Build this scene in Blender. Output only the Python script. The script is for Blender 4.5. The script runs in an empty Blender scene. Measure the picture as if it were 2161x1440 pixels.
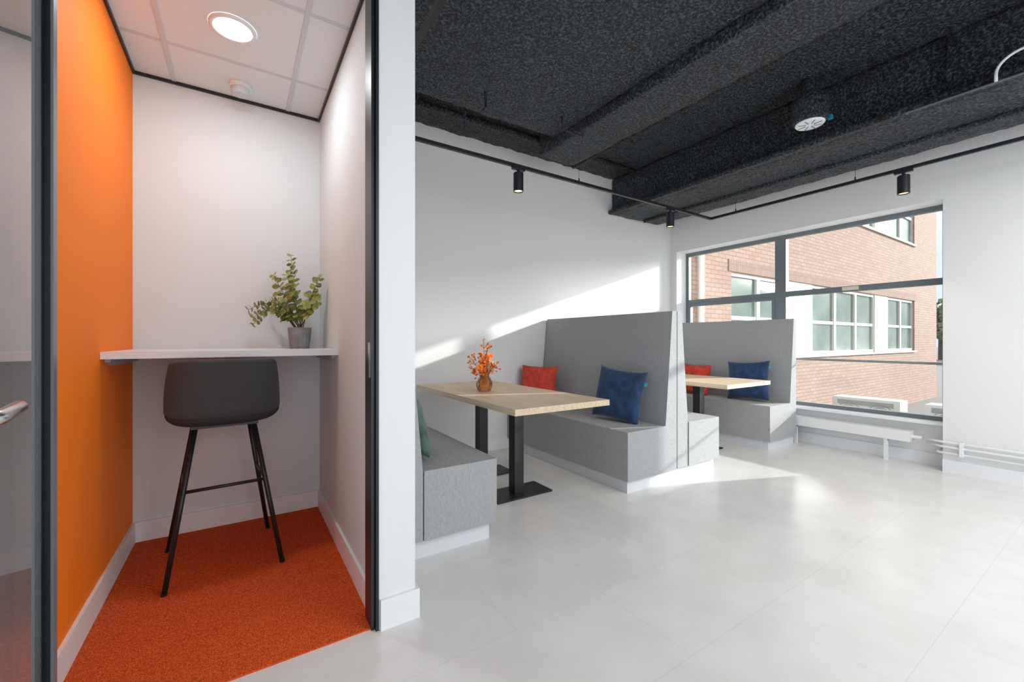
import bpy, bmesh, math, random
from mathutils import Vector, Matrix, noise, Euler
random.seed(7)
PI = math.pi
C = bpy.context.scene.collection

# ------------------------------------------------------------ materials
def nodes_of(m):
    m.use_nodes = True
    nt = m.node_tree
    return nt, nt.nodes, nt.links, nt.nodes.get('Principled BSDF')

def mat(name, col, rough=0.6, metal=0.0, var=0.0, vscale=8.0, bump=0.0, bscale=100.0, bdist=0.002, spec=0.5, stretch=None, col2=None, detail=3.0, emit=None, estr=0.0, trans=0.0, coat=0.0, sheen=0.0):
    m = bpy.data.materials.new(name)
    nt, N, L, b = nodes_of(m)
    b.inputs['Base Color'].default_value = (*col, 1)
    b.inputs['Roughness'].default_value = rough
    b.inputs['Metallic'].default_value = metal
    b.inputs['Specular IOR Level'].default_value = spec
    if trans: b.inputs['Transmission Weight'].default_value = trans
    if coat: b.inputs['Coat Weight'].default_value = coat
    if sheen:
        b.inputs['Sheen Weight'].default_value = sheen
    if emit:
        b.inputs['Emission Color'].default_value = (*emit, 1)
        b.inputs['Emission Strength'].default_value = estr
    tc = N.new('ShaderNodeTexCoord')
    src = tc.outputs['Object']
    if stretch:
        mp = N.new('ShaderNodeMapping'); mp.inputs['Scale'].default_value = stretch
        L.new(src, mp.inputs['Vector']); src = mp.outputs['Vector']
    if var > 0 or col2:
        n = N.new('ShaderNodeTexNoise'); n.inputs['Scale'].default_value = vscale; n.inputs['Detail'].default_value = detail
        L.new(src, n.inputs['Vector'])
        r = N.new('ShaderNodeValToRGB')
        lo = col2 if col2 else tuple(max(0, c * (1 - var)) for c in col)
        hi = col if col2 else tuple(min(1, c * (1 + var)) for c in col)
        r.color_ramp.elements[0].position = 0.35; r.color_ramp.elements[1].position = 0.65
        r.color_ramp.elements[0].color = (*lo, 1); r.color_ramp.elements[1].color = (*hi, 1)
        L.new(n.outputs['Fac'], r.inputs['Fac']); L.new(r.outputs['Color'], b.inputs['Base Color'])
    if bump > 0:
        n2 = N.new('ShaderNodeTexNoise'); n2.inputs['Scale'].default_value = bscale; n2.inputs['Detail'].default_value = 3
        L.new(src, n2.inputs['Vector'])
        bp = N.new('ShaderNodeBump'); bp.inputs['Strength'].default_value = bump; bp.inputs['Distance'].default_value = bdist
        L.new(n2.outputs['Fac'], bp.inputs['Height']); L.new(bp.outputs['Normal'], b.inputs['Normal'])
    return m

M = {}
M['white'] = mat('white_paint', (.80, .805, .81), .75, bump=.15, bscale=220, bdist=.0008)
M['coolwhite'] = mat('cool_white_bounce_offset', (.715, .785, .81), .8, bump=.15, bscale=220, bdist=.0008)  # small-room white, tinted cool in the colour to offset orange bounce light
M['innerwhite'] = mat('inner_white_bounce_offset', (.64, .76, .80), .8, bump=.15, bscale=220, bdist=.0008)  # same white, cooled further to cancel bounce light facing the orange wall
M['trimwhite'] = mat('white_trim', (.84, .85, .87), .45)
M['orange'] = mat('orange_paint', (1.0, .22, .0), .7, bump=.1, bscale=220, bdist=.0008)
M['black'] = mat('black_metal', (.012, .014, .017), .4)
M['blackfr'] = mat('black_frame', (.014, .018, .022), .35)
M['jambgrey'] = mat('jamb_seal_grey', (.16, .20, .23), .3)
def fabric():
    m = bpy.data.materials.new('grey_woven_fabric'); nt, N, L, b = nodes_of(m)
    tc = N.new('ShaderNodeTexCoord')
    outs = []
    for sc_ in ((50, 50, 460), (420, 420, 46)):
        mp = N.new('ShaderNodeMapping'); mp.inputs['Scale'].default_value = sc_
        n = N.new('ShaderNodeTexNoise'); n.inputs['Scale'].default_value = 1.0; n.inputs['Detail'].default_value = 3
        L.new(tc.outputs['Object'], mp.inputs['Vector']); L.new(mp.outputs['Vector'], n.inputs['Vector']); outs.append(n.outputs['Fac'])
    ad = N.new('ShaderNodeMath'); ad.operation = 'ADD'; L.new(outs[0], ad.inputs[0]); L.new(outs[1], ad.inputs[1])
    hf = N.new('ShaderNodeMath'); hf.operation = 'MULTIPLY'; hf.inputs[1].default_value = .5; L.new(ad.outputs[0], hf.inputs[0])
    r = N.new('ShaderNodeValToRGB')
    r.color_ramp.elements[0].position = .35; r.color_ramp.elements[0].color = (.31, .317, .325, 1)
    r.color_ramp.elements[1].position = .65; r.color_ramp.elements[1].color = (.455, .463, .471, 1)
    L.new(hf.outputs[0], r.inputs['Fac']); L.new(r.outputs['Color'], b.inputs['Base Color'])
    bp = N.new('ShaderNodeBump'); bp.inputs['Strength'].default_value = .3; bp.inputs['Distance'].default_value = .001
    L.new(hf.outputs[0], bp.inputs['Height']); L.new(bp.outputs['Normal'], b.inputs['Normal'])
    b.inputs['Roughness'].default_value = .95; b.inputs['Specular IOR Level'].default_value = .2
    return m
M['bench'] = fabric()
M['plinth'] = mat('grey_plinth', (.68, .70, .73), .6)
M['blue'] = mat('blue_velvet', (.006, .038, .115), .8, var=.4, vscale=14, bump=.3, bscale=30, bdist=.01, sheen=.25)
M['red'] = mat('red_fabric', (.62, .06, .03), .85, var=.2, vscale=20, bump=.3, bscale=60, bdist=.004)
M['green'] = mat('green_velvet', (.075, .13, .105), .8, var=.35, vscale=14, bump=.3, bscale=30, bdist=.01, sheen=.3)
M['tag'] = mat('teal_tag', (.05, .45, .55), .6)
M['winframe'] = mat('window_frame_grey', (.15, .18, .20), .45)
M['cream'] = mat('cream_frame', (.64, .63, .58), .5)
M['rail'] = mat('rail_grey', (.25, .27, .28), .4)
M['chrome'] = mat('brushed_steel', (.62, .62, .62), .25, metal=1.0)
M['stool'] = mat('charcoal_fabric', (.050, .053, .057), .9, var=.06, vscale=25, bump=.25, bscale=400, bdist=.0008, sheen=.12)
M['stool2'] = mat('charcoal_dark', (.027, .029, .032), .9, var=.06, vscale=25, bump=.25, bscale=400, bdist=.0008)
M['pot'] = mat('grey_pot', (.22, .24, .25), .7, var=.15, vscale=20)
M['soil'] = mat('soil', (.05, .035, .025), .95, bump=1, bscale=60, bdist=.01)
M['leaf'] = mat('eucalyptus_leaf', (.36, .41, .11), .5, col2=(.13, .19, .05), vscale=18)
M['stem'] = mat('stem_brown', (.12, .09, .04), .7)
M['petal'] = mat('orange_petal', (1.0, .36, .05), .6, col2=(1.0, .21, .03), vscale=30)
M['petal2'] = mat('yellow_orange_petal', (1.0, .62, .26), .6)
M['ac'] = mat('ac_white', (.56, .56, .54), .5)
M['acgrille'] = mat('ac_grille', (.25, .27, .28), .5)
M['gravel'] = mat('roof_gravel', (.24, .235, .22), .9, var=.2, vscale=30)
M['tree'] = mat('tree_green', (.22, .26, .15), .9, var=.3, vscale=3)
M['bark'] = mat('bark', (.10, .07, .05), .9)
M['beige'] = mat('beige_plate', (.70, .66, .52), .5)
M['label'] = mat('blue_label', (.02, .25, .55), .5)
M['conduit'] = mat('grey_conduit', (.20, .21, .22), .5)
M['bracket'] = mat('bracket_grey', (.42, .44, .46), .5)
M['lens'] = mat('warm_lens', (1, .8, .55), .4, emit=(1, .66, .34), estr=2.2)
M['lamp'] = mat('lamp_diffuser', (1, 1, 1), .4, emit=(1, .98, .96), estr=6.0)
M['tile'] = mat('ceiling_tile', (.73, .82, .86), .85, bump=.2, bscale=260, bdist=.001)  # white tile, its colour cooled to offset orange bounce light
M['grid'] = mat('ceiling_grid', (.58, .65, .69), .5)
M['desk'] = mat('desk_white', (.80, .84, .87), .35)

def wood():
    m = bpy.data.materials.new('light_oak'); nt, N, L, b = nodes_of(m)
    tc = N.new('ShaderNodeTexCoord'); mp = N.new('ShaderNodeMapping')
    mp.inputs['Scale'].default_value = (22, 1.2, 22)
    L.new(tc.outputs['Object'], mp.inputs['Vector'])
    n = N.new('ShaderNodeTexNoise'); n.inputs['Scale'].default_value = 2.2; n.inputs['Detail'].default_value = 6; n.inputs['Distortion'].default_value = .6
    L.new(mp.outputs['Vector'], n.inputs['Vector'])
    r = N.new('ShaderNodeValToRGB')
    r.color_ramp.elements[0].position = .3; r.color_ramp.elements[0].color = (.58, .44, .29, 1)
    r.color_ramp.elements[1].position = .62; r.color_ramp.elements[1].color = (.74, .60, .43, 1)
    L.new(n.outputs['Fac'], r.inputs['Fac']); L.new(r.outputs['Color'], b.inputs['Base Color'])
    b.inputs['Roughness'].default_value = .5
    return m
M['oak'] = wood()

def floor_mat():
    m = bpy.data.materials.new('grey_floor_tile'); nt, N, L, b = nodes_of(m)
    tc = N.new('ShaderNodeTexCoord')
    br = N.new('ShaderNodeTexBrick')
    br.inputs['Scale'].default_value = 1.0
    br.inputs['Brick Width'].default_value = .92; br.inputs['Row Height'].default_value = .46
    br.inputs['Mortar Size'].default_value = .0014; br.inputs['Mortar Smooth'].default_value = .3
    br.inputs['Color1'].default_value = (.785, .787, .785, 1); br.inputs['Color2'].default_value = (.80, .802, .80, 1)
    br.inputs['Mortar'].default_value = (.68, .68, .68, 1)
    L.new(tc.outputs['Object'], br.inputs['Vector'])
    n = N.new('ShaderNodeTexNoise'); n.inputs['Scale'].default_value = 3.2; n.inputs['Detail'].default_value = 9; n.inputs['Roughness'].default_value = .62
    L.new(tc.outputs['Object'], n.inputs['Vector'])
    mx = N.new('ShaderNodeMix'); mx.data_type = 'RGBA'; mx.blend_type = 'MULTIPLY'; mx.inputs['Factor'].default_value = 1
    r = N.new('ShaderNodeValToRGB')
    r.color_ramp.elements[0].position = .32; r.color_ramp.elements[0].color = (.895, .89, .875, 1)
    r.color_ramp.elements[1].position = .68; r.color_ramp.elements[1].color = (1.0, 1.0, 1.0, 1)
    L.new(n.outputs['Fac'], r.inputs['Fac'])
    L.new(br.outputs['Color'], mx.inputs['A']); L.new(r.outputs['Color'], mx.inputs['B'])
    L.new(mx.outputs['Result'], b.inputs['Base Color'])
    b.inputs['Roughness'].default_value = .22
    return m
M['floor'] = floor_mat()

def carpet_mat():
    m = bpy.data.materials.new('orange_carpet'); nt, N, L, b = nodes_of(m)
    tc = N.new('ShaderNodeTexCoord')
    n = N.new('ShaderNodeTexNoise'); n.inputs['Scale'].default_value = 260; n.inputs['Detail'].default_value = 2
    L.new(tc.outputs['Object'], n.inputs['Vector'])
    r = N.new('ShaderNodeValToRGB')
    r.color_ramp.elements[0].position = .35; r.color_ramp.elements[0].color = (.44, .045, .009, 1)
    r.color_ramp.elements[1].position = .68; r.color_ramp.elements[1].color = (.88, .165, .045, 1)
    L.new(n.outputs['Fac'], r.inputs['Fac']); L.new(r.outputs['Color'], b.inputs['Base Color'])
    bp = N.new('ShaderNodeBump'); bp.inputs['Strength'].default_value = .8; bp.inputs['Distance'].default_value = .004
    L.new(n.outputs['Fac'], bp.inputs['Height']); L.new(bp.outputs['Normal'], b.inputs['Normal'])
    b.inputs['Roughness'].default_value = 1; b.inputs['Specular IOR Level'].default_value = .1
    return m
M['carpet'] = carpet_mat()

def spray_mat():
    m = bpy.data.materials.new('black_sprayed_foam'); nt, N, L, b = nodes_of(m)
    geo = N.new('ShaderNodeNewGeometry')
    n = N.new('ShaderNodeTexNoise'); n.inputs['Scale'].default_value = 60; n.inputs['Detail'].default_value = 5; n.inputs['Roughness'].default_value = .65
    L.new(geo.outputs['Position'], n.inputs['Vector'])
    r = N.new('ShaderNodeValToRGB')
    r.color_ramp.elements[0].position = .46; r.color_ramp.elements[0].color = (.008, .010, .013, 1)
    r.color_ramp.elements[1].position = .67; r.color_ramp.elements[1].color = (.18, .21, .24, 1)
    L.new(n.outputs['Fac'], r.inputs['Fac']); L.new(r.outputs['Color'], b.inputs['Base Color'])
    bp = N.new('ShaderNodeBump'); bp.inputs['Strength'].default_value = 1.0; bp.inputs['Distance'].default_value = .045
    L.new(n.outputs['Fac'], bp.inputs['Height']); L.new(bp.outputs['Normal'], b.inputs['Normal'])
    b.inputs['Roughness'].default_value = .40
    return m
M['spray'] = spray_mat()

def brick_mat(name, soldier=False):
    m = bpy.data.materials.new(name); nt, N, L, b = nodes_of(m)
    tc = N.new('ShaderNodeTexCoord'); sp = N.new('ShaderNodeSeparateXYZ'); cb = N.new('ShaderNodeCombineXYZ')
    L.new(tc.outputs['Object'], sp.inputs['Vector'])
    if soldier:
        L.new(sp.outputs['Z'], cb.inputs['X']); L.new(sp.outputs['X'], cb.inputs['Y'])
    else:
        ad = N.new('ShaderNodeMath'); ad.operation = 'ADD'
        L.new(sp.outputs['X'], ad.inputs[0]); L.new(sp.outputs['Y'], ad.inputs[1])
        L.new(ad.outputs[0], cb.inputs['X']); L.new(sp.outputs['Z'], cb.inputs['Y'])
    br = N.new('ShaderNodeTexBrick'); br.inputs['Scale'].default_value = 1
    br.inputs['Brick Width'].default_value = .22; br.inputs['Row Height'].default_value = .075
    br.inputs['Mortar Size'].default_value = .007
    if soldier: br.offset = 0
    k = .8 if soldier else 1
    br.inputs['Color1'].default_value = (.36 * k, .225 * k, .170 * k, 1); br.inputs['Color2'].default_value = (.43 * k, .28 * k, .215 * k, 1)
    br.inputs['Mortar'].default_value = (.22, .155, .12, 1)
    L.new(cb.outputs['Vector'], br.inputs['Vector']); L.new(br.outputs['Color'], b.inputs['Base Color'])
    b.inputs['Roughness'].default_value = .9
    return m
M['brick'] = brick_mat('pink_brick'); M['soldier'] = brick_mat('soldier_brick', True)

def glass_mat(name, tint=(1, 1, 1), ior=1.45, rough=0.0, gl=1.0, body=None, bf=.3):
    m = bpy.data.materials.new(name); m.use_nodes = True
    nt = m.node_tree; N = nt.nodes; L = nt.links
    for n in list(N): N.remove(n)
    o = N.new('ShaderNodeOutputMaterial'); mx = N.new('ShaderNodeMixShader')
    t = N.new('ShaderNodeBsdfTransparent'); t.inputs['Color'].default_value = (*tint, 1)
    g = N.new('ShaderNodeBsdfGlossy'); g.inputs['Roughness'].default_value = rough; g.inputs['Color'].default_value = (gl, gl, gl, 1)
    f = N.new('ShaderNodeFresnel'); f.inputs['IOR'].default_value = ior
    base = t.outputs[0]
    if body:
        d = N.new('ShaderNodeBsdfTranslucent'); d.inputs['Color'].default_value = (*body, 1)
        d2 = N.new('ShaderNodeBsdfDiffuse'); d2.inputs['Color'].default_value = (*body, 1)
        a = N.new('ShaderNodeMixShader'); a.inputs[0].default_value = .5; L.new(d.outputs[0], a.inputs[1]); L.new(d2.outputs[0], a.inputs[2])
        c = N.new('ShaderNodeMixShader'); c.inputs[0].default_value = bf; L.new(t.outputs[0], c.inputs[1]); L.new(a.outputs[0], c.inputs[2]); base = c.outputs[0]
    L.new(f.outputs[0], mx.inputs[0]); L.new(base, mx.inputs[1]); L.new(g.outputs[0], mx.inputs[2]); L.new(mx.outputs[0], o.inputs['Surface'])
    return m
M['glass'] = glass_mat('window_glass', (.97, .985, .98))
M['doorglass'] = glass_mat('door_glass', (.97, 1, .99), 1.42, body=(.97, 1, 1), bf=.22)  # milky white body mixed in to pale the pane, in place of reflected light
M['amber'] = glass_mat('amber_glass', (1.0, .82, .62), 1.35, .05, body=(1.0, .50, .20), bf=.22)
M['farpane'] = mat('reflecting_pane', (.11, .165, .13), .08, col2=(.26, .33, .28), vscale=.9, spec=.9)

# ------------------------------------------------------------ helpers
def worldpos(o):
    v = Vector((0, 0, 0))
    while o: v += o.location; o = o.parent
    return v

def obj(name, bm, m, parent=None, smooth=False, origin=None, local=False, bev=0.0, seg=2):
    if bev > 0:
        bmesh.ops.bevel(bm, geom=[e for e in bm.edges if len(e.link_faces) == 2 and e.calc_face_angle(0) > .5], offset=bev, segments=seg, affect='EDGES', profile=.5, clamp_overlap=True)
    if parent is not None and not local:
        bmesh.ops.translate(bm, verts=bm.verts, vec=-worldpos(parent))
    loc = None
    if parent is None and not local:
        if origin is None:
            xs = [v.co.x for v in bm.verts]; ys = [v.co.y for v in bm.verts]; zs = [v.co.z for v in bm.verts]
            origin = Vector(((min(xs) + max(xs)) / 2, (min(ys) + max(ys)) / 2, min(zs)))
        origin = Vector(origin); loc = origin
        bmesh.ops.translate(bm, verts=bm.verts, vec=-origin)
    bmesh.ops.recalc_face_normals(bm, faces=bm.faces)
    me = bpy.data.meshes.new(name)
    bm.to_mesh(me); bm.free()
    if smooth:
        for p in me.polygons: p.use_smooth = True
    me.materials.append(m)
    o = bpy.data.objects.new(name, me); C.objects.link(o)
    if parent is not None: o.parent = parent
    if loc is not None: o.location = loc
    return o

def thing(name, label, cat, loc=(0, 0, 0), group=None, rot=None):
    o = bpy.data.objects.new(name, None); C.objects.link(o); o.empty_display_size = .05
    o.location = loc
    if rot: o.rotation_euler = rot
    o['label'] = label; o['category'] = cat
    if group: o['group'] = group
    return o

def tag(o, label, cat, group=None):
    o['label'] = label; o['category'] = cat
    if group: o['group'] = group
    return o

def st(o, label=None, cat=None):
    o['kind'] = 'structure'
    if label: o['label'] = label
    if cat: o['category'] = cat
    return o

def B(): return bmesh.new()

def box(bm, x0, x1, y0, y1, z0, z1):
    vs = [bm.verts.new((x, y, z)) for x in (x0, x1) for y in (y0, y1) for z in (z0, z1)]
    for f in ((0, 1, 3, 2), (4, 6, 7, 5), (0, 4, 5, 1), (2, 3, 7, 6), (0, 2, 6, 4), (1, 5, 7, 3)):
        bm.faces.new([vs[i] for i in f])
    return bm

def bx(*a):
    return box(B(), *a)

def tube(bm, pts, r, n=10, cap=True):
    pts = [Vector(p) for p in pts]
    rr = r if isinstance(r, (list, tuple)) else [r] * len(pts)
    rings = []; prev = None
    for i, p in enumerate(pts):
        if i == 0: t = pts[1] - pts[0]
        elif i == len(pts) - 1: t = pts[-1] - pts[-2]
        else: t = (pts[i + 1] - pts[i]).normalized() + (pts[i] - pts[i - 1]).normalized()
        t.normalize()
        if prev is None:
            a = Vector((0, 0, 1)) if abs(t.z) < .9 else Vector((1, 0, 0))
            u = t.cross(a).normalized()
        else:
            u = (prev - t * prev.dot(t)).normalized()
        prev = u; w = t.cross(u)
        rings.append([bm.verts.new(p + (u * math.cos(2 * PI * k / n) + w * math.sin(2 * PI * k / n)) * rr[i]) for k in range(n)])
    for a, b in zip(rings, rings[1:]):
        for k in range(n):
            bm.faces.new((a[k], a[(k + 1) % n], b[(k + 1) % n], b[k]))
    if cap:
        bm.faces.new(rings[0][::-1]); bm.faces.new(rings[-1])
    return bm

def lathe(bm, cx, cy, prof, n=32, cap=(True, True)):
    rings = []
    for r, z in prof:
        rings.append([bm.verts.new((cx + r * math.cos(2 * PI * k / n), cy + r * math.sin(2 * PI * k / n), z)) for k in range(n)])
    for a, b in zip(rings, rings[1:]):
        for k in range(n):
            bm.faces.new((a[k], a[(k + 1) % n], b[(k + 1) % n], b[k]))
    if cap[0]: bm.faces.new(rings[0][::-1])
    if cap[1]: bm.faces.new(rings[-1])
    return bm

def prism(bm, pts, y0, y1):
    a = [bm.verts.new((x, y0, z)) for x, z in pts]; b = [bm.verts.new((x, y1, z)) for x, z in pts]
    n = len(pts)
    bm.faces.new(a); bm.faces.new(b[::-1])
    for i in range(n):
        bm.faces.new((a[i], a[(i + 1) % n], b[(i + 1) % n], b[i]))
    return bm

def lumpy(x0, x1, y0, y1, z0, z1, res=.04, r=.022, amp=.012, bottom_only=False):
    bm = B()
    lo = Vector((x0, y0, z0)); hi = Vector((x1, y1, z1))
    def grid(o, u, v):
        nu = max(1, int(u.length / res)); nv = max(1, int(v.length / res))
        g = [[bm.verts.new(o + u * (i / nu) + v * (j / nv)) for j in range(nv + 1)] for i in range(nu + 1)]
        for i in range(nu):
            for j in range(nv):
                bm.faces.new((g[i][j], g[i + 1][j], g[i + 1][j + 1], g[i][j + 1]))
    X = Vector((x1 - x0, 0, 0)); Y = Vector((0, y1 - y0, 0)); Z = Vector((0, 0, z1 - z0))
    grid(lo, X, Y)
    if not bottom_only:
        grid(lo + Z, X, Y); grid(lo, X, Z); grid(lo + Y, X, Z); grid(lo, Y, Z); grid(lo + X, Y, Z)
        bmesh.ops.remove_doubles(bm, verts=bm.verts, dist=.001)
    for v in bm.verts:
        p = v.co
        if bottom_only:
            d = Vector((0, 0, -1)); q = p
        else:
            c = Vector((min(max(p.x, x0 + r), x1 - r), min(max(p.y, y0 + r), y1 - r), min(max(p.z, z0 + r), z1 - r)))
            d = (p - c)
            d = d.normalized() if d.length > 1e-6 else Vector((0, 0, -1))
            q = c + d * r
        k = noise.noise(q * 9) * .5 + noise.noise(q * 24) * .5
        v.co = q + d * (k * amp)
    return bm

# ------------------------------------------------------------ camera geometry (metres)
H = 1.15
cam = bpy.data.cameras.new('camera'); co = bpy.data.objects.new('camera', cam); C.objects.link(co)
co.location = (0, 0, H); co.rotation_euler = (PI / 2, 0, -math.radians(33.0))
cam.sensor_width = 36; cam.lens = 883 / 2161 * 36; cam.shift_y = -2 / 2161; cam.clip_start = .02; cam.clip_end = 500
bpy.context.scene.camera = co

YA = 3.79      # wall behind the seating booths
XB = 5.17      # window wall
XL, XR, YP = -.51, .46, 3.15   # small room

# ------------------------------------------------------------ setting
st(obj('floor', bx(-3, 5.55, -4, YA + .1, -.12, 0), M['floor'], origin=(0, 0, 0)))
st(obj('floor_carpet', bx(XL, XR, 1.70, YP, 0, .006), M['carpet'], origin=(0, 0, 0)))
st(obj('wall_left', bx(XL - .1, XL, 1.76, YP, 0, 3.2), M['orange']))
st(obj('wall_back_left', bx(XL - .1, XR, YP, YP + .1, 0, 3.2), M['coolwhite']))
b = B(); box(b, -3, -.49, 1.66, 1.76, 0, 3.2); box(b, -.49, XR, 1.68, 1.76, 2.69, 3.2)
st(obj('wall_front', b, M['white']))
st(obj('wall_inner', bx(XR, XR + .01, 1.79, YP, 0, 3.2), M['innerwhite']))  # partition's small-room face, split off to carry the bounce-offsetting white
b = B(); box(b, XR + .01, .61, 1.68, YA, 0, 3.2); box(b, XR, XR + .01, 1.68, 1.79, 0, 3.2)
st(obj('wall_middle', b, M['white']))
st(obj('wall_back', bx(.61, 5.5, YA, YA + .15, 0, 3.3), M['white']))
b = B()
W1 = (1.02, 3.69); ZS, ZH = .40, 2.39
box(b, XB, 5.5, W1[1], YA, 0, ZH); box(b, XB, 5.5, -4, W1[0], 0, ZH)
box(b, XB, 5.5, -4, YA, ZH, 3.3); box(b, 5.36, 5.5, W1[0], W1[1], 0, ZS)
st(obj('wall_right', b, M['white']))
st(obj('ceiling', lumpy(-3, 5.3, -4, YA, 3.2, 3.3, res=.05, bottom_only=True, amp=.03), M['spray'], smooth=True))
st(obj('ceiling_slab', bx(-3, 5.5, -4, YA + .15, 3.301, 3.4), M['black']))
# sprayed beams and ducts
st(obj('ceiling_beam', lumpy(3.97, 4.86, -4, YA - .01, 2.74, 3.2, amp=.016), M['spray'], smooth=True))
st(obj('ceiling_beam', lumpy(2.46, 2.90, -4, 3.30, 2.95, 3.2, amp=.016), M['spray'], smooth=True))
st(obj('ceiling_beam', lumpy(.62, 2.45, -4, 3.05, 3.02, 3.2, amp=.018), M['spray'], smooth=True))
st(obj('ceiling_beam', lumpy(4.86, 5.16, -4, YA - .01, 2.98, 3.2), M['spray'], smooth=True))
st(obj('ceiling_beam', lumpy(3.90, 3.965, -4, YA - .01, 2.735, 2.79, r=.015), M['spray'], smooth=True))

# small room ceiling
gx = [XL, -.325, .265, XR]; gy = [1.76, 2.15, 2.75, YP]
b = B()
for i in range(3):
    for j in range(3):
        box(b, gx[i] + .008, gx[i + 1] - .008, gy[j] + .008, gy[j + 1] - .008, 2.672, 2.69)
cl = st(obj('ceiling_left', b, M['tile'], origin=(0, 2.45, 2.67)))
b = B()
for x in gx[1:3]: box(b, x - .011, x + .011, gy[0], gy[-1], 2.668, 2.68)
for y in gy[1:3]: box(b, gx[0], gx[-1], y - .011, y + .011, 2.669, 2.68)
obj('ceiling_grid', b, M['grid'], cl)
b = B()
box(b, XL, XL + .012, 1.76, YP, 2.655, 2.672); box(b, XR - .012, XR, 1.76, YP, 2.655, 2.672); box(b, XL + .012, XR - .012, YP - .012, YP, 2.655, 2.672)
st(obj('trim_1', b, M['blackfr']))

# baseboards
def bb(name, *a): st(obj(name, bx(*a), M['trimwhite'], bev=.003))
bb('baseboard_left', XL, XL + .013, 1.77, YP, .006, .118)
bb('baseboard_back_left', XL + .013, XR - .013, YP - .013, YP, .006, .118)
bb('baseboard_middle', XR - .013, XR, 1.79, YP, .006, .118)
bb('baseboard_front', XR + .005, .625, 1.665, 1.68, 0, .12)
bb('baseboard_partition', .61, .625, 1.68, 2.05, 0, .12)
bb('baseboard_back', .62, XB, YA - .014, YA, 0, .11)
bb('baseboard_right', XB - .015, XB, -4, W1[0], 0, .11)
bb('baseboard_window', 5.345, 5.36, W1[0], W1[1], 0, .11)

# ------------------------------------------------------------ glass door and frame
d1 = thing('door_1', 'open glass door with black frame and steel lever handle', 'door', (-.46, 1.70, 0)); d1['kind'] = 'structure'
obj('door_frame', bx(-.472, -.456, 1.72, 1.755, 0, 2.69), M['blackfr'], d1, bev=.002)
obj('door_seal', bx(-.456, -.450, 1.726, 1.755, 0, 2.645), M['jambgrey'], d1)
b = B(); box(b, .434, .446, 1.69, 1.785, 0, 2.69); box(b, .449, .460, 1.675, 1.78, 0, 2.69); box(b, .442, .454, 1.70, 1.77, 0, 2.69)
obj('door_frame', b, M['blackfr'], d1)
obj('door_frame', bx(-.456, .434, 1.70, 1.76, 2.645, 2.69), M['blackfr'], d1)
obj('strike_plate', bx(.4325, .434, 1.71, 1.735, 1.0, 1.14), M['chrome'], d1)
# leaf, swung out
A = Vector((-.473, 1.702, 0)); D = Vector((.112, -.79, 0)).normalized(); Nn = Vector((-D.y, D.x, 0))
def leafbox(s0, s1, t0, t1, z0, z1, bm=None):
    bm = bm or B()
    box(bm, s0, s1, t0, t1, z0, z1)
    return bm
def toleaf(bm):
    mtx = Matrix(((D.x, Nn.x, 0, A.x), (D.y, Nn.y, 0, A.y), (0, 0, 1, 0), (0, 0, 0, 1)))
    bmesh.ops.transform(bm, matrix=mtx, verts=bm.verts); return bm
leaf = obj('glass_leaf', toleaf(leafbox(.006, .90, -.005, .005, .01, 2.62)), M['doorglass'], d1)
obj('door_stile', toleaf(leafbox(-.010, .005, -.006, .006, .01, 2.64)), M['blackfr'], d1)
b = B(); tube(b, [(.745, .078, 1.045), (.755, .078, 1.045), (.87, .078, 1.045), (.878, .072, 1.045), (.878, .006, 1.045)], [.009, .0105, .0105, .0105, .0105], 16)
hd = obj('door_handle', toleaf(b), M['chrome'], d1, smooth=True)
b = B(); tube(b, [(.868, .0055, 1.045), (.868, .013, 1.045)], .026, 24); obj('rose', toleaf(b), M['chrome'], hd)

# ------------------------------------------------------------ window 1
def window(name, Y0, Y1, ym):
    w = thing(name, 'wide grey framed window', 'window', (5.41, (Y0 + Y1) / 2, ZS)); w['kind'] = 'structure'
    b = B()
    fw = .045
    box(b, 5.385, 5.44, Y0, Y0 + fw, ZS, ZH); box(b, 5.385, 5.44, Y1 - fw, Y1, ZS, ZH)
    box(b, 5.385, 5.44, Y0 + fw, Y1 - fw, ZS, ZS + fw); box(b, 5.385, 5.44, Y0 + fw, Y1 - fw, ZH - fw, ZH)
    obj('window_frame', b, M['winframe'], w)
    obj('mullion', bx(5.375, 5.445, ym - .06, ym + .06, ZS + fw, ZH - fw), M['winframe'], w)
    obj('transom', bx(5.378, 5.442, Y0 + fw, ym - .06, 1.662, 1.72), M['winframe'], w)
    obj('transom', bx(5.378, 5.442, ym + .06, Y1 - fw, 1.662, 1.72), M['winframe'], w)
    b = B(); a0, a1, c0, c1 = ym + .06, Y1 - fw, ZS + fw, 1.662
    t = .035
    box(b, 5.37, 5.43, a0, a0 + t, c0, c1); box(b, 5.37, 5.43, a1 - t, a1, c0, c1); box(b, 5.37, 5.43, a0 + t, a1 - t, c0, c0 + t); box(b, 5.37, 5.43, a0 + t, a1 - t, c1 - t, c1)
    obj('casement_frame', b, M['winframe'], w)
    for (p, q, r_, s) in ((Y0 + fw, ym - .06, ZS + fw, 1.662), (Y0 + fw, ym - .06, 1.72, ZH - fw), (ym + .06, Y1 - fw, 1.72, ZH - fw), (a0 + t, a1 - t, c0 + t, c1 - t)):
        obj('pane', bx(5.408, 5.412, p, q, r_, s), M['glass'], w)
    b = B(); tube(b, [(5.33, Y0 + .01, .935), (5.33, Y1 - .01, .935)], .012, 12)
    obj('guard_rail', b, M['rail'], w)
    obj('window_sill', bx(5.26, 5.385, Y0, Y1, ZS - .02, ZS + .005), M['trimwhite'], w)
    obj('vent_catch', bx(5.365, 5.378, 1.68, 1.82, 1.675, 1.712), M['beige'], w)
    return w
window('window_1', W1[0], W1[1], 2.43)

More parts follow.
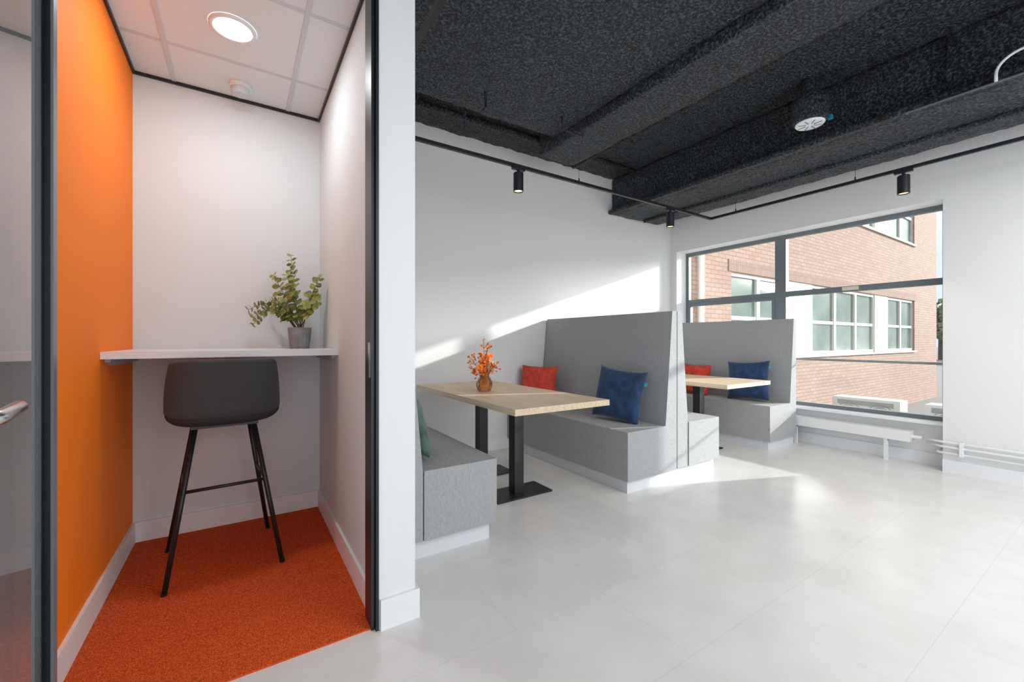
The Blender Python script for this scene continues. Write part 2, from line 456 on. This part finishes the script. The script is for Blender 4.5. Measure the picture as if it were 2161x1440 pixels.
# ------------------------------------------------------------ radiator and pipes
rd = thing('radiator', 'low white convector radiator on short legs under the window', 'radiator', (5.25, 2.0, 0))
obj('casing', bx(5.19, 5.31, 1.24, 3.3, .205, .30), M['trimwhite'], rd, bev=.006)
for y in (1.42, 2.2, 3.05):
    b = B(); box(b, 5.215, 5.235, y - .015, y + .015, 0.0, .205); box(b, 5.205, 5.30, y - .015, y + .015, .185, .206); obj('leg', b, M['trimwhite'], rd)
b = B(); tube(b, [(5.25, 1.24, .25), (5.25, 1.17, .25)], .016, 12); obj('valve', b, M['trimwhite'], rd)
hp = thing('heating_pipe', 'white heating pipes running low along the pillar beside the radiator', 'pipe', (5.13, .4, 0))
for i, z in enumerate((.262, .222, .168)):
    b = B()
    pts = [(5.138, -3.9, z), (5.138, 1.0, z), (5.15, 1.04, z), (5.245, 1.165 - .03 * i, z if i else .25)]
    if i == 2: pts = [(5.138, -3.9, z), (5.138, 1.03, z), (5.16, 1.05, z), (5.35, 1.06, z)]
    tube(b, pts, .010, 10); obj('pipe', b, M['trimwhite'], hp, smooth=True)
for y in (.90, .2):
    obj('pipe_clip', bx(5.12, 5.155, y - .012, y + .012, .155, .275), M['trimwhite'], hp, bev=.004)

# ------------------------------------------------------------ desk in the small room
dk = thing('wall_desk', 'white wall-mounted bar desk spanning the small orange-walled room', 'desk', (0, 2.8, 1.06))
obj('desktop', bx(XL + .001, XR - .001, 2.49, YP - .001, 1.066, 1.098), M['desk'], dk, bev=.002)
for s, x0, x1 in ((0, XL + .001, XL + .022), (1, XR - .022, XR - .001)):
    b = B()
    y0, y1 = 2.56, YP - .002
    vs = [(y0, 1.066), (y0, 1.05), (y0 + .06, 1.032), (y1, 1.032), (y1, 1.066)]
    a = [b.verts.new((x0, y, z)) for y, z in vs]; c = [b.verts.new((x1, y, z)) for y, z in vs]
    b.faces.new(a); b.faces.new(c[::-1])
    for i in range(5): b.faces.new((a[i], a[(i + 1) % 5], c[(i + 1) % 5], c[i]))
    obj('bracket', b, M['bracket'], dk)

# ------------------------------------------------------------ bar stool
SX, SY = -.055, 2.685
stl = thing('bar_stool', 'charcoal upholstered bar stool with thin black legs on orange carpet', 'stool', (SX, SY, 0.006))
def crom(P, t):
    n = len(P) - 1; f = t * n; i = min(int(f), n - 1); u = f - i
    p0 = P[max(i - 1, 0)]; p1 = P[i]; p2 = P[i + 1]; p3 = P[min(i + 2, n)]
    return tuple(.5 * ((2 * b_) + (-a + c) * u + (2 * a - 5 * b_ + 4 * c - d) * u * u + (-a + 3 * b_ - 3 * c + d) * u ** 3) for a, b_, c, d in zip(p0, p1, p2, p3))
P = [(.215, .775, .165, 0), (.16, .785, .195, 0), (.04, .768, .210, 0), (-.07, .748, .214, .1), (-.155, .746, .222, .3), (-.210, .79, .230, .75), (-.232, .88, .230, 1), (-.243, .98, .222, 1), (-.252, 1.058, .210, 1)]
def shell_pt(u, v):
    y, z, w, k = crom(P, v)
    au = abs(u)
    x = w * (math.sin(u * PI / 2 * .92) / math.sin(PI / 2 * .92))
    z2 = z + (1 - k) * (.04 * au ** 3 + .10 * max(0, v - .2) * au ** 4)
    y2 = y + k * (.13 * au ** 2.6)
    if v > .8: z2 -= (v - .8) / .2 * .032 * au ** 7
    return Vector((SX + x, SY + y2, z2))
def shell(v0, v1, off, th):
    b = B(); nu, nv = 32, 26
    def nrm(u, v):
        e = .01
        a = shell_pt(min(1, u + e), v) - shell_pt(max(-1, u - e), v)
        c = shell_pt(u, min(1, v + e)) - shell_pt(u, max(0, v - e))
        n = a.cross(c).normalized()
        return n
    top = []; bot = []
    for j in range(nv + 1):
        v = v0 + (v1 - v0) * j / nv
        rt = []; rb = []
        for i in range(nu + 1):
            u = -1 + 2 * i / nu
            p = shell_pt(u, v); n = nrm(u, v)
            edge = min(1, (1 - abs(u)) / .1); edge2 = min(1, min(j, nv - j) / 2)
            k = .3 + .7 * math.sqrt(max(0, min(edge, edge2)))
            rt.append(b.verts.new(p + n * (off + th * .5 * k))); rb.append(b.verts.new(p + n * (off - th * .5 * k)))
        top.append(rt); bot.append(rb)
    for j in range(nv):
        for i in range(nu):
            b.faces.new((top[j][i], top[j][i + 1], top[j + 1][i + 1], top[j + 1][i]))
            b.faces.new((bot[j][i], bot[j + 1][i], bot[j + 1][i + 1], bot[j][i + 1]))
    for j in range(nv):
        for i in (0, nu):
            b.faces.new((top[j][i], top[j + 1][i], bot[j + 1][i], bot[j][i]))
    for i in range(nu):
        for j in (0, nv):
            b.faces.new((top[j][i], top[j][i + 1], bot[j][i + 1], bot[j][i]))
    return b
obj('backrest', shell(.60, 1, 0, .034), M['stool'], stl, smooth=True)
obj('seat', shell(0, .63, -.004, .042), M['stool2'], stl, smooth=True)
obj('seat_base', bx(SX - .14, SX + .14, SY - .14, SY + .14, .716, .730), M['black'], stl, bev=.006)
def legpt(sx, sy, z):
    k = (z - .006) / (.735 - .006)
    return (SX + sx * (.235 + (.12 - .235) * k), SY + sy * (.245 + (.12 - .245) * k), z)
for sx in (-1, 1):
    for sy in (-1, 1):
        b = B(); tube(b, [legpt(sx, sy, .728), legpt(sx, sy, .012)], [.012, .011], 12)
        lg = obj('leg', b, M['black'], stl, smooth=True)
        b = B(); p = legpt(sx, sy, .006); lathe(b, p[0], p[1], [(.012, .006), (.013, .016)], 12); obj('foot_cap', b, M['black'], lg)
for (a, c) in (((-1, -1), (1, -1)), ((1, -1), (1, 1)), ((-1, -1), (-1, 1))):
    b = B(); tube(b, [legpt(*a, .43), legpt(*c, .43)], .008, 10); obj('footrest_bar', b, M['black'], stl, smooth=True)
stl.rotation_euler = (0, 0, .085); stl.location.x = SX - .018; stl.location.y = SY - .005

# ------------------------------------------------------------ eucalyptus
px_, py_ = .31, 2.90
pl = thing('potted_eucalyptus', 'leafy green eucalyptus in a ribbed grey pot on the white desk', 'plant', (px_, py_, 1.098))
b = B(); n = 64; prof = [(.050, 1.098), (.054, 1.101), (.059, 1.15), (.065, 1.222), (.065, 1.227), (.059, 1.227), (.057, 1.205)]
rings = []
for r, z in prof:
    rings.append([b.verts.new((px_ + (r + (.0015 if k % 4 < 2 else 0)) * math.cos(2 * PI * k / n), py_ + (r + (.0015 if k % 4 < 2 else 0)) * math.sin(2 * PI * k / n), z)) for k in range(n)])
for a, c in zip(rings, rings[1:]):
    for k in range(n): b.faces.new((a[k], a[(k + 1) % n], c[(k + 1) % n], c[k]))
b.faces.new(rings[0][::-1])
obj('pot', b, M['pot'], pl, smooth=False)
b = B(); lathe(b, px_, py_, [(.0575, 1.19), (.0575, 1.207), (.03, 1.212)], 24); obj('soil', b, M['soil'], pl)
rgt = Vector((.8387, -.5446, 0)); fwd = Vector((.5446, .8387, 0))
stems = B(); leaves = B()
def leafdisc(bm, c, nrm, up, r):
    n = nrm.normalized(); a = (up - n * up.dot(n)).normalized(); w = n.cross(a)
    ce = bm.verts.new(c + a * r * .9 - n * r * .15)
    vs = []
    for k in range(12):
        t = 2 * PI * k / 12
        vs.append(bm.verts.new(c + a * (r * .95 - r * math.cos(t)) + w * (r * .88 * math.sin(t))))
    for k in range(12): bm.faces.new((ce, vs[k], vs[(k + 1) % 12]))
spec = [(-.06, .01, .47, .10), (-.30, -.03, .13, .45), (-.29, .0, .04, .6), (-.22, .06, .20, .3), (.17, .0, .33, .3), (.14, -.05, .18, .4), (.11, .06, .25, .3), (-.13, -.06, .34, .2), (-.24, -.08, .08, .5), (-.09, .05, .28, .2), (.05, -.04, .16, .2), (-.04, -.08, .34, .2), (-.17, .02, .12, .3), (-.10, -.1, .20, .2)]
for (dx, dy, dz, sag) in spec:
    base = Vector((px_, py_, 1.205)) + Vector((random.uniform(-.02, .02), random.uniform(-.02, .02), 0))
    tip = Vector((px_, py_, 1.205)) + rgt * dx + fwd * dy + Vector((0, 0, dz))
    if tip.x > XR - .05: tip.x = XR - .05
    pts = []
    for i in range(11):
        t = i / 10
        p = base.lerp(tip, t) + Vector((0, 0, sag * .45 * math.sin(PI * t) * abs(dx) * 1.6))
        pts.append(p)
    tube(stems, pts, [.003 - .0018 * i / 10 for i in range(11)], 6)
    L_ = sum((pts[i + 1] - pts[i]).length for i in range(10)); npair = int(L_ / .027)
    for j in range(3, npair + 1):
        f = j / npair * 10; i = min(int(f), 9); p = pts[i].lerp(pts[i + 1], f - i); tg = (pts[i + 1] - pts[i]).normalized()
        ang = j * 1.3 + random.uniform(-.4, .4)
        s = tg.cross(Vector((.3, .2, 1))).normalized(); w = tg.cross(s)
        rad = random.uniform(.021, .030) * (1.0 - .4 * j / npair)
        for sg in (1, -1):
            out = (s * math.cos(ang) + w * math.sin(ang)) * sg
            nn = (tg * .6 - out * .3 - fwd * .7 + Vector((random.uniform(-.4, .4), random.uniform(-.4, .4), random.uniform(-.3, .3))))
            leafdisc(leaves, p + out * .003, nn, out, rad)
for v in leaves.verts:
    if v.co.x > XR - .006: v.co.x = XR - .006
obj('stem', stems, M['stem'], pl, smooth=True); obj('foliage', leaves, M['leaf'], pl)

# ------------------------------------------------------------ small room ceiling lamp and detector
lp = thing('ceiling_downlight', 'round glowing white downlight in the small room ceiling', 'ceiling light', (-.03, 2.45, 2.655))
b = B(); lathe(b, -.03, 2.45, [(.080, 2.662), (.084, 2.659), (.097, 2.660), (.099, 2.671)], 48, (False, False)); obj('trim_ring', b, M['trimwhite'], lp, smooth=True)
b = B(); lathe(b, -.03, 2.45, [(.081, 2.661), (.081, 2.666)], 48); obj('diffuser', b, M['lamp'], lp)
sm = thing('smoke_detector', 'white round smoke detector on the small room ceiling', 'smoke detector', (0, 2.98, 2.62))
b = B(); lathe(b, 0, 2.98, [(.052, 2.650), (.058, 2.653), (.058, 2.671)], 36); obj('base', b, M['trimwhite'], sm)
b = B(); lathe(b, 0, 2.98, [(.025, 2.612), (.042, 2.614), (.048, 2.624), (.049, 2.650)], 36); obj('cover', b, M['grid'], sm)

# ------------------------------------------------------------ benches
def bench(xb, sgn, y0, label):
    t = thing('booth_bench', label, 'bench', (xb + sgn * .3, (y0 + YA) / 2, 0), 'high-backed booth benches')
    y1 = YA - .016
    X = lambda d: xb + sgn * d
    lo, hi = sorted((X(.0), X(.558)))
    obj('plinth', bx(lo, hi, y0 + .028, y1, 0, .095), M['plinth'], t, bev=.003)
    b = B(); prism(b, [(X(0.004), .098), (X(.145), .098), (X(.145), .46), (X(.118), .75), (X(.085), 1.10), (X(.06), 1.385), (X(0.004), 1.385)], y0, y1)
    obj('backrest', b, M['bench'], t, bev=.020, seg=4)
    lo, hi = sorted((X(.150), X(.59)))
    se = obj('seat', bx(lo, hi, y0 - .006, y1, .098, .465), M['bench'], t, bev=.022, seg=4)
    return t
bench(.655, 1, 2.085, 'grey fabric bench nearest the white partition, with green cushion')
bench(2.988, -1, 2.13, 'high-backed grey bench behind the vase table, with red and blue cushions')
bench(2.998, 1, 2.135, 'narrow-showing grey bench back to back behind the first high-backed bench')
bench(5.16, -1, 2.17, 'high-backed grey bench against the window, with red and blue cushions')

# ------------------------------------------------------------ tables
def table(x0, x1, y0, y1, label):
    cx = (x0 + x1) / 2 + .04
    t = thing('booth_table', label, 'table', (cx, (y0 + y1) / 2, 0), 'oak-topped booth tables')
    obj('tabletop', bx(x0, x1, y0, y1, .712, .75), M['oak'], t, bev=.003)
    for y in (2.62, 3.16):
        obj('base_plate', bx(cx - .23, cx + .25, y - .12, y + .12, 0, .012), M['black'], t, bev=.003)
        obj('post', bx(cx - .04, cx + .04, y - .04, y + .04, .0125, .704), M['black'], t, bev=.003)
        obj('top_plate', bx(cx - .2, cx + .2, y - .06, y + .06, .704, .712), M['black'], t)
    return t
table(1.32, 2.08, 2.0, 3.6, 'oak-topped table with the flower vase, black posts below')
table(3.62, 4.38, 2.07, 3.6, 'bare oak-topped table in the far booth by the window')

# ------------------------------------------------------------ cushions
def cushion(name, label, m, loc, rot, S=.22, T=.065, tagpos=None):
    t = thing(name, label, 'cushion', loc, 'scatter cushions on the benches', rot)
    b = B(); n = 26
    g = {}
    for side in (1, -1):
        for i in range(n + 1):
            for j in range(n + 1):
                s = -1 + 2 * i / n; q = -1 + 2 * j / n
                if side == -1 and (i in (0, n) or j in (0, n)):
                    g[(side, i, j)] = g[(1, i, j)]; continue
                y = S * s * (1 - .08 * (1 - q * q)); z = S * q * (1 - .08 * (1 - s * s))
                h = T * math.sqrt(max(0, (1 - s ** 4) * (1 - q ** 4))) ** .85
                wr = noise.noise(Vector((y * 12, z * 12, loc[1] * 3 + side))) * .012 * (h / T)
                g[(side, i, j)] = b.verts.new((side * (h + wr), y, z))
        for i in range(n):
            for j in range(n):
                f = [g[(side, i, j)], g[(side, i + 1, j)], g[(side, i + 1, j + 1)], g[(side, i, j + 1)]]
                b.faces.new(f if side == 1 else f[::-1])
    obj('cover', b, m, t, smooth=True, local=True)
    if tagpos:
        y, z = tagpos
        b = B(); box(b, -.002, .002, y - .012, y + .014, z - .016, z + .016)
        obj('fabric_tag', b, M['tag'], t, local=True)
    return t
cushion('scatter_cushion', 'dark blue velvet cushion on the high-backed bench behind the vase table', M['blue'], (2.70, 2.49, .69), (.10, .20, .22), .225, .07, (-.222, .12))
cushion('scatter_cushion', 'red cushion in the wall corner of the bench behind the vase table', M['red'], (2.62, 3.53, .675), (0, .18, .45), .21, .065)
cushion('scatter_cushion', 'dark blue velvet cushion on the far bench by the window', M['blue'], (4.87, 2.545, .69), (-.06, .20, .12), .225, .07, (-.222, .15))
cushion('scatter_cushion', 'red cushion beside the blue one on the far window bench', M['red'], (4.87, 3.2, .655), (0, .22, -.05), .19, .065)
cushion('scatter_cushion', 'dark green velvet cushion on the bench nearest the white partition', M['green'], (.878, 2.42, .648), (-.08, -.24, -.15), .182, .05)

# ------------------------------------------------------------ vase with flowers
vx, vy = 1.60, 2.86
vs_ = thing('flower_vase', 'amber glass vase of orange flowers on the oak table', 'vase', (vx, vy, .75))
b = B(); lathe(b, vx, vy, [(.034, .7505), (.052, .757), (.064, .79), (.064, .82), (.049, .85), (.036, .868), (.039, .885), (.049, .90), (.046, .90), (.036, .884), (.033, .868), (.046, .85), (.060, .82), (.060, .79), (.048, .761), (.02, .757)], 14, (True, True))
obj('vase_body', b, M['amber'], vs_, smooth=False)
b = B(); lathe(b, vx, vy, [(.044, .762), (.056, .79), (.056, .803)], 24); obj('water', b, glass_mat('amber_water', (1, .94, .86), 1.15), vs_, smooth=True)
stm = B(); fl = B(); pf = B()
for k in range(34):
    a = random.uniform(0, 2 * PI); sp = random.uniform(.02, .11); hh = random.uniform(.12, .25)
    if k < 3: sp = .01 + .02 * k; hh = .36 - .03 * k
    tip = Vector((vx + sp * math.cos(a), vy + sp * math.sin(a), .79 + hh)); base = Vector((vx + random.uniform(-.02, .02), vy + random.uniform(-.02, .02), .80))
    pts = [base.lerp(tip, t / 5) + Vector((math.cos(a), math.sin(a), 0)) * (.012 * math.sin(PI * t / 5)) * (-1) for t in range(6)]
    tube(stm, pts, .0013, 5)
    big = k >= 3 and k % 4 == 0
    for q in range(2 if big else 5):
        c = pts[-1] + Vector((random.uniform(-.024, .024), random.uniform(-.024, .024), random.uniform(-.06, .01))) * (0 if q == 0 else 1)
        if q: tube(stm, [pts[4], c], .0009, 4)
        tgt = fl if (k + q) % 2 else pf
        r = random.uniform(.009, .014) if not big else random.uniform(.026, .034)
        if big and q: r = .013
        if big: tgt = fl
        nrm = Vector((random.uniform(-1, .3), random.uniform(-1, .0), random.uniform(0, 1))).normalized()
        u = nrm.cross(Vector((0, .3, 1))).normalized(); w = nrm.cross(u)
        for lay in range(3):
            for pt in range(9):
                t = 2 * PI * (pt + .5 * lay) / 9
                d = u * math.cos(t) + w * math.sin(t); e = u * -math.sin(t) + w * math.cos(t)
                rr = r * (1 - .25 * lay)
                vv = [tgt.verts.new(c), tgt.verts.new(c + d * rr * .6 + e * rr * .3 + nrm * rr * (.2 + .3 * lay)), tgt.verts.new(c + d * rr + nrm * rr * (.25 + .5 * lay)), tgt.verts.new(c + d * rr * .6 - e * rr * .3 + nrm * rr * (.2 + .3 * lay))]
                tgt.faces.new(vv)
obj('stem', stm, M['stem'], vs_); obj('blossom', fl, M['petal'], vs_); obj('blossom', pf, M['petal2'], vs_)

# ------------------------------------------------------------ lighting track and spots
ZT = 2.60; XT0, XT1, YT = .72, 4.716, 2.90
tr = thing('lighting_track', 'slim black suspended lighting track forming a corner by the window', 'lighting track', (XT1, YT, ZT))
def rail(x0, x1, y0, y1):
    return bx(x0, x1, y0, y1, ZT - .013, ZT + .013)
obj('rail', rail(XT0 - .013, XT1 + .013, YT - .013, YT + .013), M['black'], tr, bev=.002)
obj('rail', rail(XT1 - .013, XT1 + .013, -3, YT - .014), M['black'], tr, bev=.002)
obj('rail', rail(XT0 - .013, XT0 + .013, -3, YT - .014), M['black'], tr, bev=.002)
for x, y in ((1.0, YT), (2.62, YT), (3.6, YT), (XT1, 2.6), (XT1, 1.5), (XT1, .4), (XT0, 1.2)):
    zt = 3.2
    if x < 2.45: zt = 3.02
    if 3.97 < x < 4.86: zt = 2.745
    if 2.46 < x < 2.92: zt = 2.955
    b = B(); tube(b, [(x, y, ZT + .013), (x, y, zt)], .0018, 6); tube(b, [(x, y, ZT + .013), (x, y, ZT + .04)], .006, 8); obj('suspension_wire', b, M['black'], tr)
def spot(x, y, label):
    t = thing('track_spotlight', label, 'spotlight', (x, y, 2.39), 'black track spotlights')
    along = abs(y - YT) < .01
    a, c = (.06, .015) if along else (.015, .06)
    obj('adapter', bx(x - a, x + a, y - c, y + c, 2.568, 2.586), M['black'], t, bev=.002)
    b = B(); tube(b, [(x, y, 2.568), (x, y, 2.545)], .012, 12); obj('stem', b, M['black'], t)
    b = B(); lathe(b, x, y, [(.034, 2.402), (.036, 2.390), (.042, 2.390), (.042, 2.540), (.036, 2.546)], 28, (False, True)); obj('housing', b, M['black'], t, smooth=False)
    b = B(); lathe(b, x, y, [(.0345, 2.398), (.0345, 2.402)], 28); obj('lens', b, M['lens'], t)
    ld = bpy.data.lights.new('spot', 'SPOT'); ld.energy = 14; ld.color = (1, .76, .5); ld.spot_size = math.radians(75); ld.spot_blend = .6; ld.shadow_soft_size = .03
    lo = bpy.data.objects.new('spot_light', ld); C.objects.link(lo); lo.location = (x, y, 2.385)
spot(1.947, YT, 'black cylinder spotlight above the vase table, leftmost on the track')
spot(3.95, YT, 'small black cylinder spotlight nearest the track corner')
spot(XT1, 1.167, 'black cylinder spotlight on the track in front of the window')

# ------------------------------------------------------------ ceiling fittings
AX, AY, AZ = 3.76, 1.485, 2.845
av = thing('air_valve', 'round white air valve in a black drum under the sprayed ceiling', 'air vent', (AX, AY, AZ))
b = B(); lathe(b, AX, AY, [(.10, AZ + .010), (.115, AZ + .018), (.124, AZ + .05), (.124, AZ + .14), (.11, AZ + .20), (.075, AZ + .235), (.06, AZ + .26), (.06, AZ + .355)], 36); obj('drum', b, M['spray'], av, smooth=True)
b = B(); lathe(b, AX, AY, [(.030, AZ + .002), (.036, AZ - .002), (.093, AZ - .002), (.099, AZ + .005), (.099, AZ + .010)], 36, (True, True)); vd = obj('valve_disc', b, M['trimwhite'], av)
for k in range(8):
    a = 2 * PI * k / 8; b = B()
    tube(b, [(AX + .03 * math.cos(a), AY + .03 * math.sin(a), AZ - .003), (AX + .082 * math.cos(a), AY + .082 * math.sin(a), AZ - .003)], .004, 6)
    obj('slot', b, M['acgrille'], vd)
b = B(); box(b, AX + .07, AX + .10, AY - .12, AY - .09, AZ + .025, AZ + .055); obj('sticker', b, M['label'], av)
b = B(); tube(b, [(3.895, -3.9, 2.735), (3.895, .95, 2.735)], .007, 12)
tag(obj('conduit', b, M['conduit'], smooth=True), 'thin grey conduit along the lower edge of the black beam', 'conduit')
b = B(); pts = [(3.885, .535, 2.735)] + [(3.885, .535 - .12 * (1 - math.cos(t)), 2.78 + .10 * math.sin(t)) for t in [i * PI / 16 for i in range(9)]] + [(3.885, .2, 2.88)]
tube(b, pts, .008, 12)
tag(obj('flexible_hose', b, M['trimwhite'], smooth=True), 'white curved pipe rising beside the black ceiling beam', 'pipe')
def spray_pipe(pts, r, label):
    b = B(); tube(b, pts, r, 12)
    return tag(obj('sprayed_pipe', b, M['spray'], smooth=True), label, 'pipe', 'black sprayed ceiling pipes')
spray_pipe([(3.95, .75, 3.18), (3.95, .75, 2.80)], .014, 'black sprayed pipe running down the side of the big beam')
spray_pipe([(1.55, 2.75, 3.02), (1.55, 2.75, 2.90), (1.55, 3.10, 2.90), (1.55, 3.10, 3.18)], .010, 'thin black bent hanger left of the two under the dark ceiling')
spray_pipe([(2.25, 2.7, 3.02), (2.25, 2.7, 2.91), (2.48, 2.7, 2.91), (2.48, 2.7, 2.95)], .010, 'thin black bent hanger beside the middle ceiling beam')
spray_pipe([(.62, 3.42, 3.175), (3.96, 3.42, 3.175)], .03, 'black sprayed pipe running along the top of the back wall')
spray_pipe([(3.25, -3.9, 3.175), (3.25, 3.7, 3.175)], .03, 'long black sprayed pipe right of the middle beam')
spray_pipe([(4.5, -3.9, 2.73), (4.5, 3.7, 2.73)], .025, 'long black sprayed pipe beneath the beam near the window')

# ------------------------------------------------------------ outside
st(obj('ground', bx(5.6, 160, -40, 60, -.9, -.8), M['gravel'], origin=(5.6, 0, -.8)))
bd = thing('brick_building', 'pink brick building with cream ribbon windows seen outside', 'building', (12, 4.5, -.8))
YF = 4.1
b = B()
box(b, 5.56, 20, YF, YF + .3, -.8, .83); box(b, 5.56, 7.3, YF, YF + .3, .83, 2.37); box(b, 17.6, 20, YF, YF + .3, .83, 2.37)
box(b, 5.56, 20, YF, YF + .3, 2.37, 4.1); box(b, 5.56, 7.3, YF, YF + .3, 4.1, 5.7); box(b, 17.6, 20, YF, YF + .3, 4.1, 5.7); box(b, 5.56, 20, YF, YF + .3, 5.7, 8)
box(b, 19.7, 20, YF + .3, 16, -.8, 8)
obj('wall', b, M['brick'], bd)
obj('lintel', bx(7.2, 17.7, YF - .012, YF, 2.37, 2.58), M['soldier'], bd)
def farwin(x0, x1, z0, z1, cols, zsplit):
    b = B(); f = .07; y0, y1 = YF + .04, YF + .12
    box(b, x0, x1, y0, y1, z0, z0 + f); box(b, x0, x1, y0, y1, z1 - f, z1)
    for i in range(cols + 1):
        x = x0 + (x1 - x0) * i / cols; box(b, max(x0, x - f / 2 - .02), min(x1, x + f / 2 + .02), y0, y1, z0 + f, z1 - f)
    box(b, x0, x1, y0 + .01, y1 - .01, zsplit - .035, zsplit + .035)
    w = obj('window', b, M['cream'], bd)
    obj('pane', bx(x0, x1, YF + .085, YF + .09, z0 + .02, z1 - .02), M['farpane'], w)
for z0, z1, zs in ((.83, 2.37, 1.55), (4.1, 5.7, 4.9)):
    farwin(7.3, 9.3, z0, z1, 2, zs); farwin(10.55, 14.3, z0, z1, 3, zs); farwin(15.3, 17.6, z0, z1, 2, zs)
    obj('panel', bx(9.3, 10.55, YF + .02, YF + .12, z0, z1), M['cream'], bd)
    obj('panel', bx(14.3, 15.3, YF + .02, YF + .12, z0, z1), M['cream'], bd)
    obj('sill', bx(7.25, 17.65, YF - .05, YF + .04, z0 - .05, z0), M['cream'], bd)
b = B(); tube(b, [(6.3, YF - .06, -.8), (6.3, YF - .06, 8)], .05, 12); obj('downpipe', b, M['cream'], bd)
def acu(y0, y1, label):
    x0, x1 = 9.0, 9.38; t = thing('air_conditioner', label, 'air conditioner', (9.2, (y0 + y1) / 2, -.8), 'outdoor air conditioning units')
    obj('casing', bx(x0, x1, y0, y1, -.72, .14), M['ac'], t, bev=.015)
    for i in range(2):
        yc = y0 + (y1 - y0) * (.27 + .46 * i); b = B(); 
        for k in range(4):
            r = .04 + .045 * k
            tube(b, [(x0 - .008, yc + r * math.cos(2 * PI * q / 24), -.12 + r * math.sin(2 * PI * q / 24)) for q in range(25)], .005, 5, False)
        obj('fan_grille', b, M['acgrille'], t)
    b = B()
    for k in range(9):
        box(b, x0 - .006, x0 - .001, y0 + .08, y1 - .08, .02 + k * .009, .025 + k * .009)
    obj('louvre', b, M['acgrille'], t)
    for y in (y0 + .1, y1 - .1): obj('foot', bx(x0 + .02, x1 - .02, y - .03, y + .03, -.8, -.72), M['acgrille'], t)
acu(2.27, 3.2, 'white outdoor air conditioning unit left, below the window view of bricks')
acu(1.05, 1.98, 'white outdoor air conditioning unit at right, cut by the pillar edge')
def tree(x, y, h, label):
    t = thing('tree', label, 'tree', (x, y, -.8), 'trees beyond the brick building')
    b = B(); tube(b, [(x, y, -.8), (x, y + .1, h * .5)], [.3, .15], 8); obj('trunk', b, M['bark'], t)
    b = B(); 
    for k in range(900):
        v = Vector((random.gauss(0, 1), random.gauss(0, 1), random.gauss(0, 1))).normalized() * random.uniform(.4, 1)
        v *= 1 + .3 * noise.noise(v * 2)
        c = Vector((x + v.x * h * .35, y + v.y * h * .35, h * .6 + v.z * h * .4))
        a = Vector((random.uniform(-1, 1), random.uniform(-1, 1), random.uniform(-1, 1))).normalized(); u = a.orthogonal().normalized(); w = a.cross(u); s = h * .045
        b.faces.new([b.verts.new(c + u * s), b.verts.new(c + w * s), b.verts.new(c - u * s), b.verts.new(c - w * s)])
    obj('crown', b, M['tree'], t)
tree(58, 11.5, 5.0, 'green tree right of the brick building corner, nearest of the far trees')
tree(66, 7.0, 5, 'dark green tree seen past the brick corner beside the pillar')
tree(62, 3, 5, 'bushy green far tree mostly hidden by the white pillar')

# ------------------------------------------------------------ light
w = bpy.data.worlds.new('sky'); bpy.context.scene.world = w; w.use_nodes = True
nt = w.node_tree; N = nt.nodes; L = nt.links; bg = N['Background']
tc = N.new('ShaderNodeTexCoord'); n = N.new('ShaderNodeTexNoise'); n.inputs['Scale'].default_value = 2.5; n.inputs['Detail'].default_value = 6
L.new(tc.outputs['Generated'], n.inputs['Vector'])
r = N.new('ShaderNodeValToRGB'); r.color_ramp.elements[0].position = .4; r.color_ramp.elements[0].color = (.74, .84, .97, 1); r.color_ramp.elements[1].position = .6; r.color_ramp.elements[1].color = (.95, .97, 1, 1)
L.new(n.outputs['Fac'], r.inputs['Fac']); L.new(r.outputs['Color'], bg.inputs['Color']); bg.inputs['Strength'].default_value = 1.2
def sunl(name, d, e, ang, col):
    s = bpy.data.lights.new(name, 'SUN'); s.energy = e; s.angle = math.radians(ang); s.color = col
    o = bpy.data.objects.new(name, s); C.objects.link(o); o.rotation_euler = Vector(d).to_track_quat('-Z', 'Y').to_euler(); o.location = (12, -3, 6)
sunl('sun', (-1, .40, -.325), 6.0, 1.0, (1, .97, .93))
sunl('sun_soft_fill', (-1, .42, -.23), 3.6, 12, (1, .985, .97))  # second, softer sun added to widen the glow on the back wall
def area(name, loc, rot, sx, sy, e, col=(1, 1, 1), shape='RECTANGLE'):
    l = bpy.data.lights.new(name, 'AREA'); l.shape = shape; l.size = sx; l.size_y = sy; l.energy = e; l.color = col
    o = bpy.data.objects.new(name, l); C.objects.link(o); o.location = loc; o.rotation_euler = rot; return o
area('downlight', (-.03, 2.45, 2.65), (0, 0, 0), .16, .16, 7.5, (.95, .98, 1), 'DISK')
area('overhead_fill', (2.9, -1.1, 2.7), (0, 0, 0), 3.2, 2.5, 115, (1, .998, .985))  # added unseen fill from above, no fixture modelled
area('rear_fill', (1.2, -3.6, 1.6), (PI / 2, 0, 0), 7.0, 2.6, 62, (.985, .99, 1))  # added unseen fill behind the camera, facing the rooms
sc = bpy.context.scene
sc.view_settings.view_transform = 'Standard'
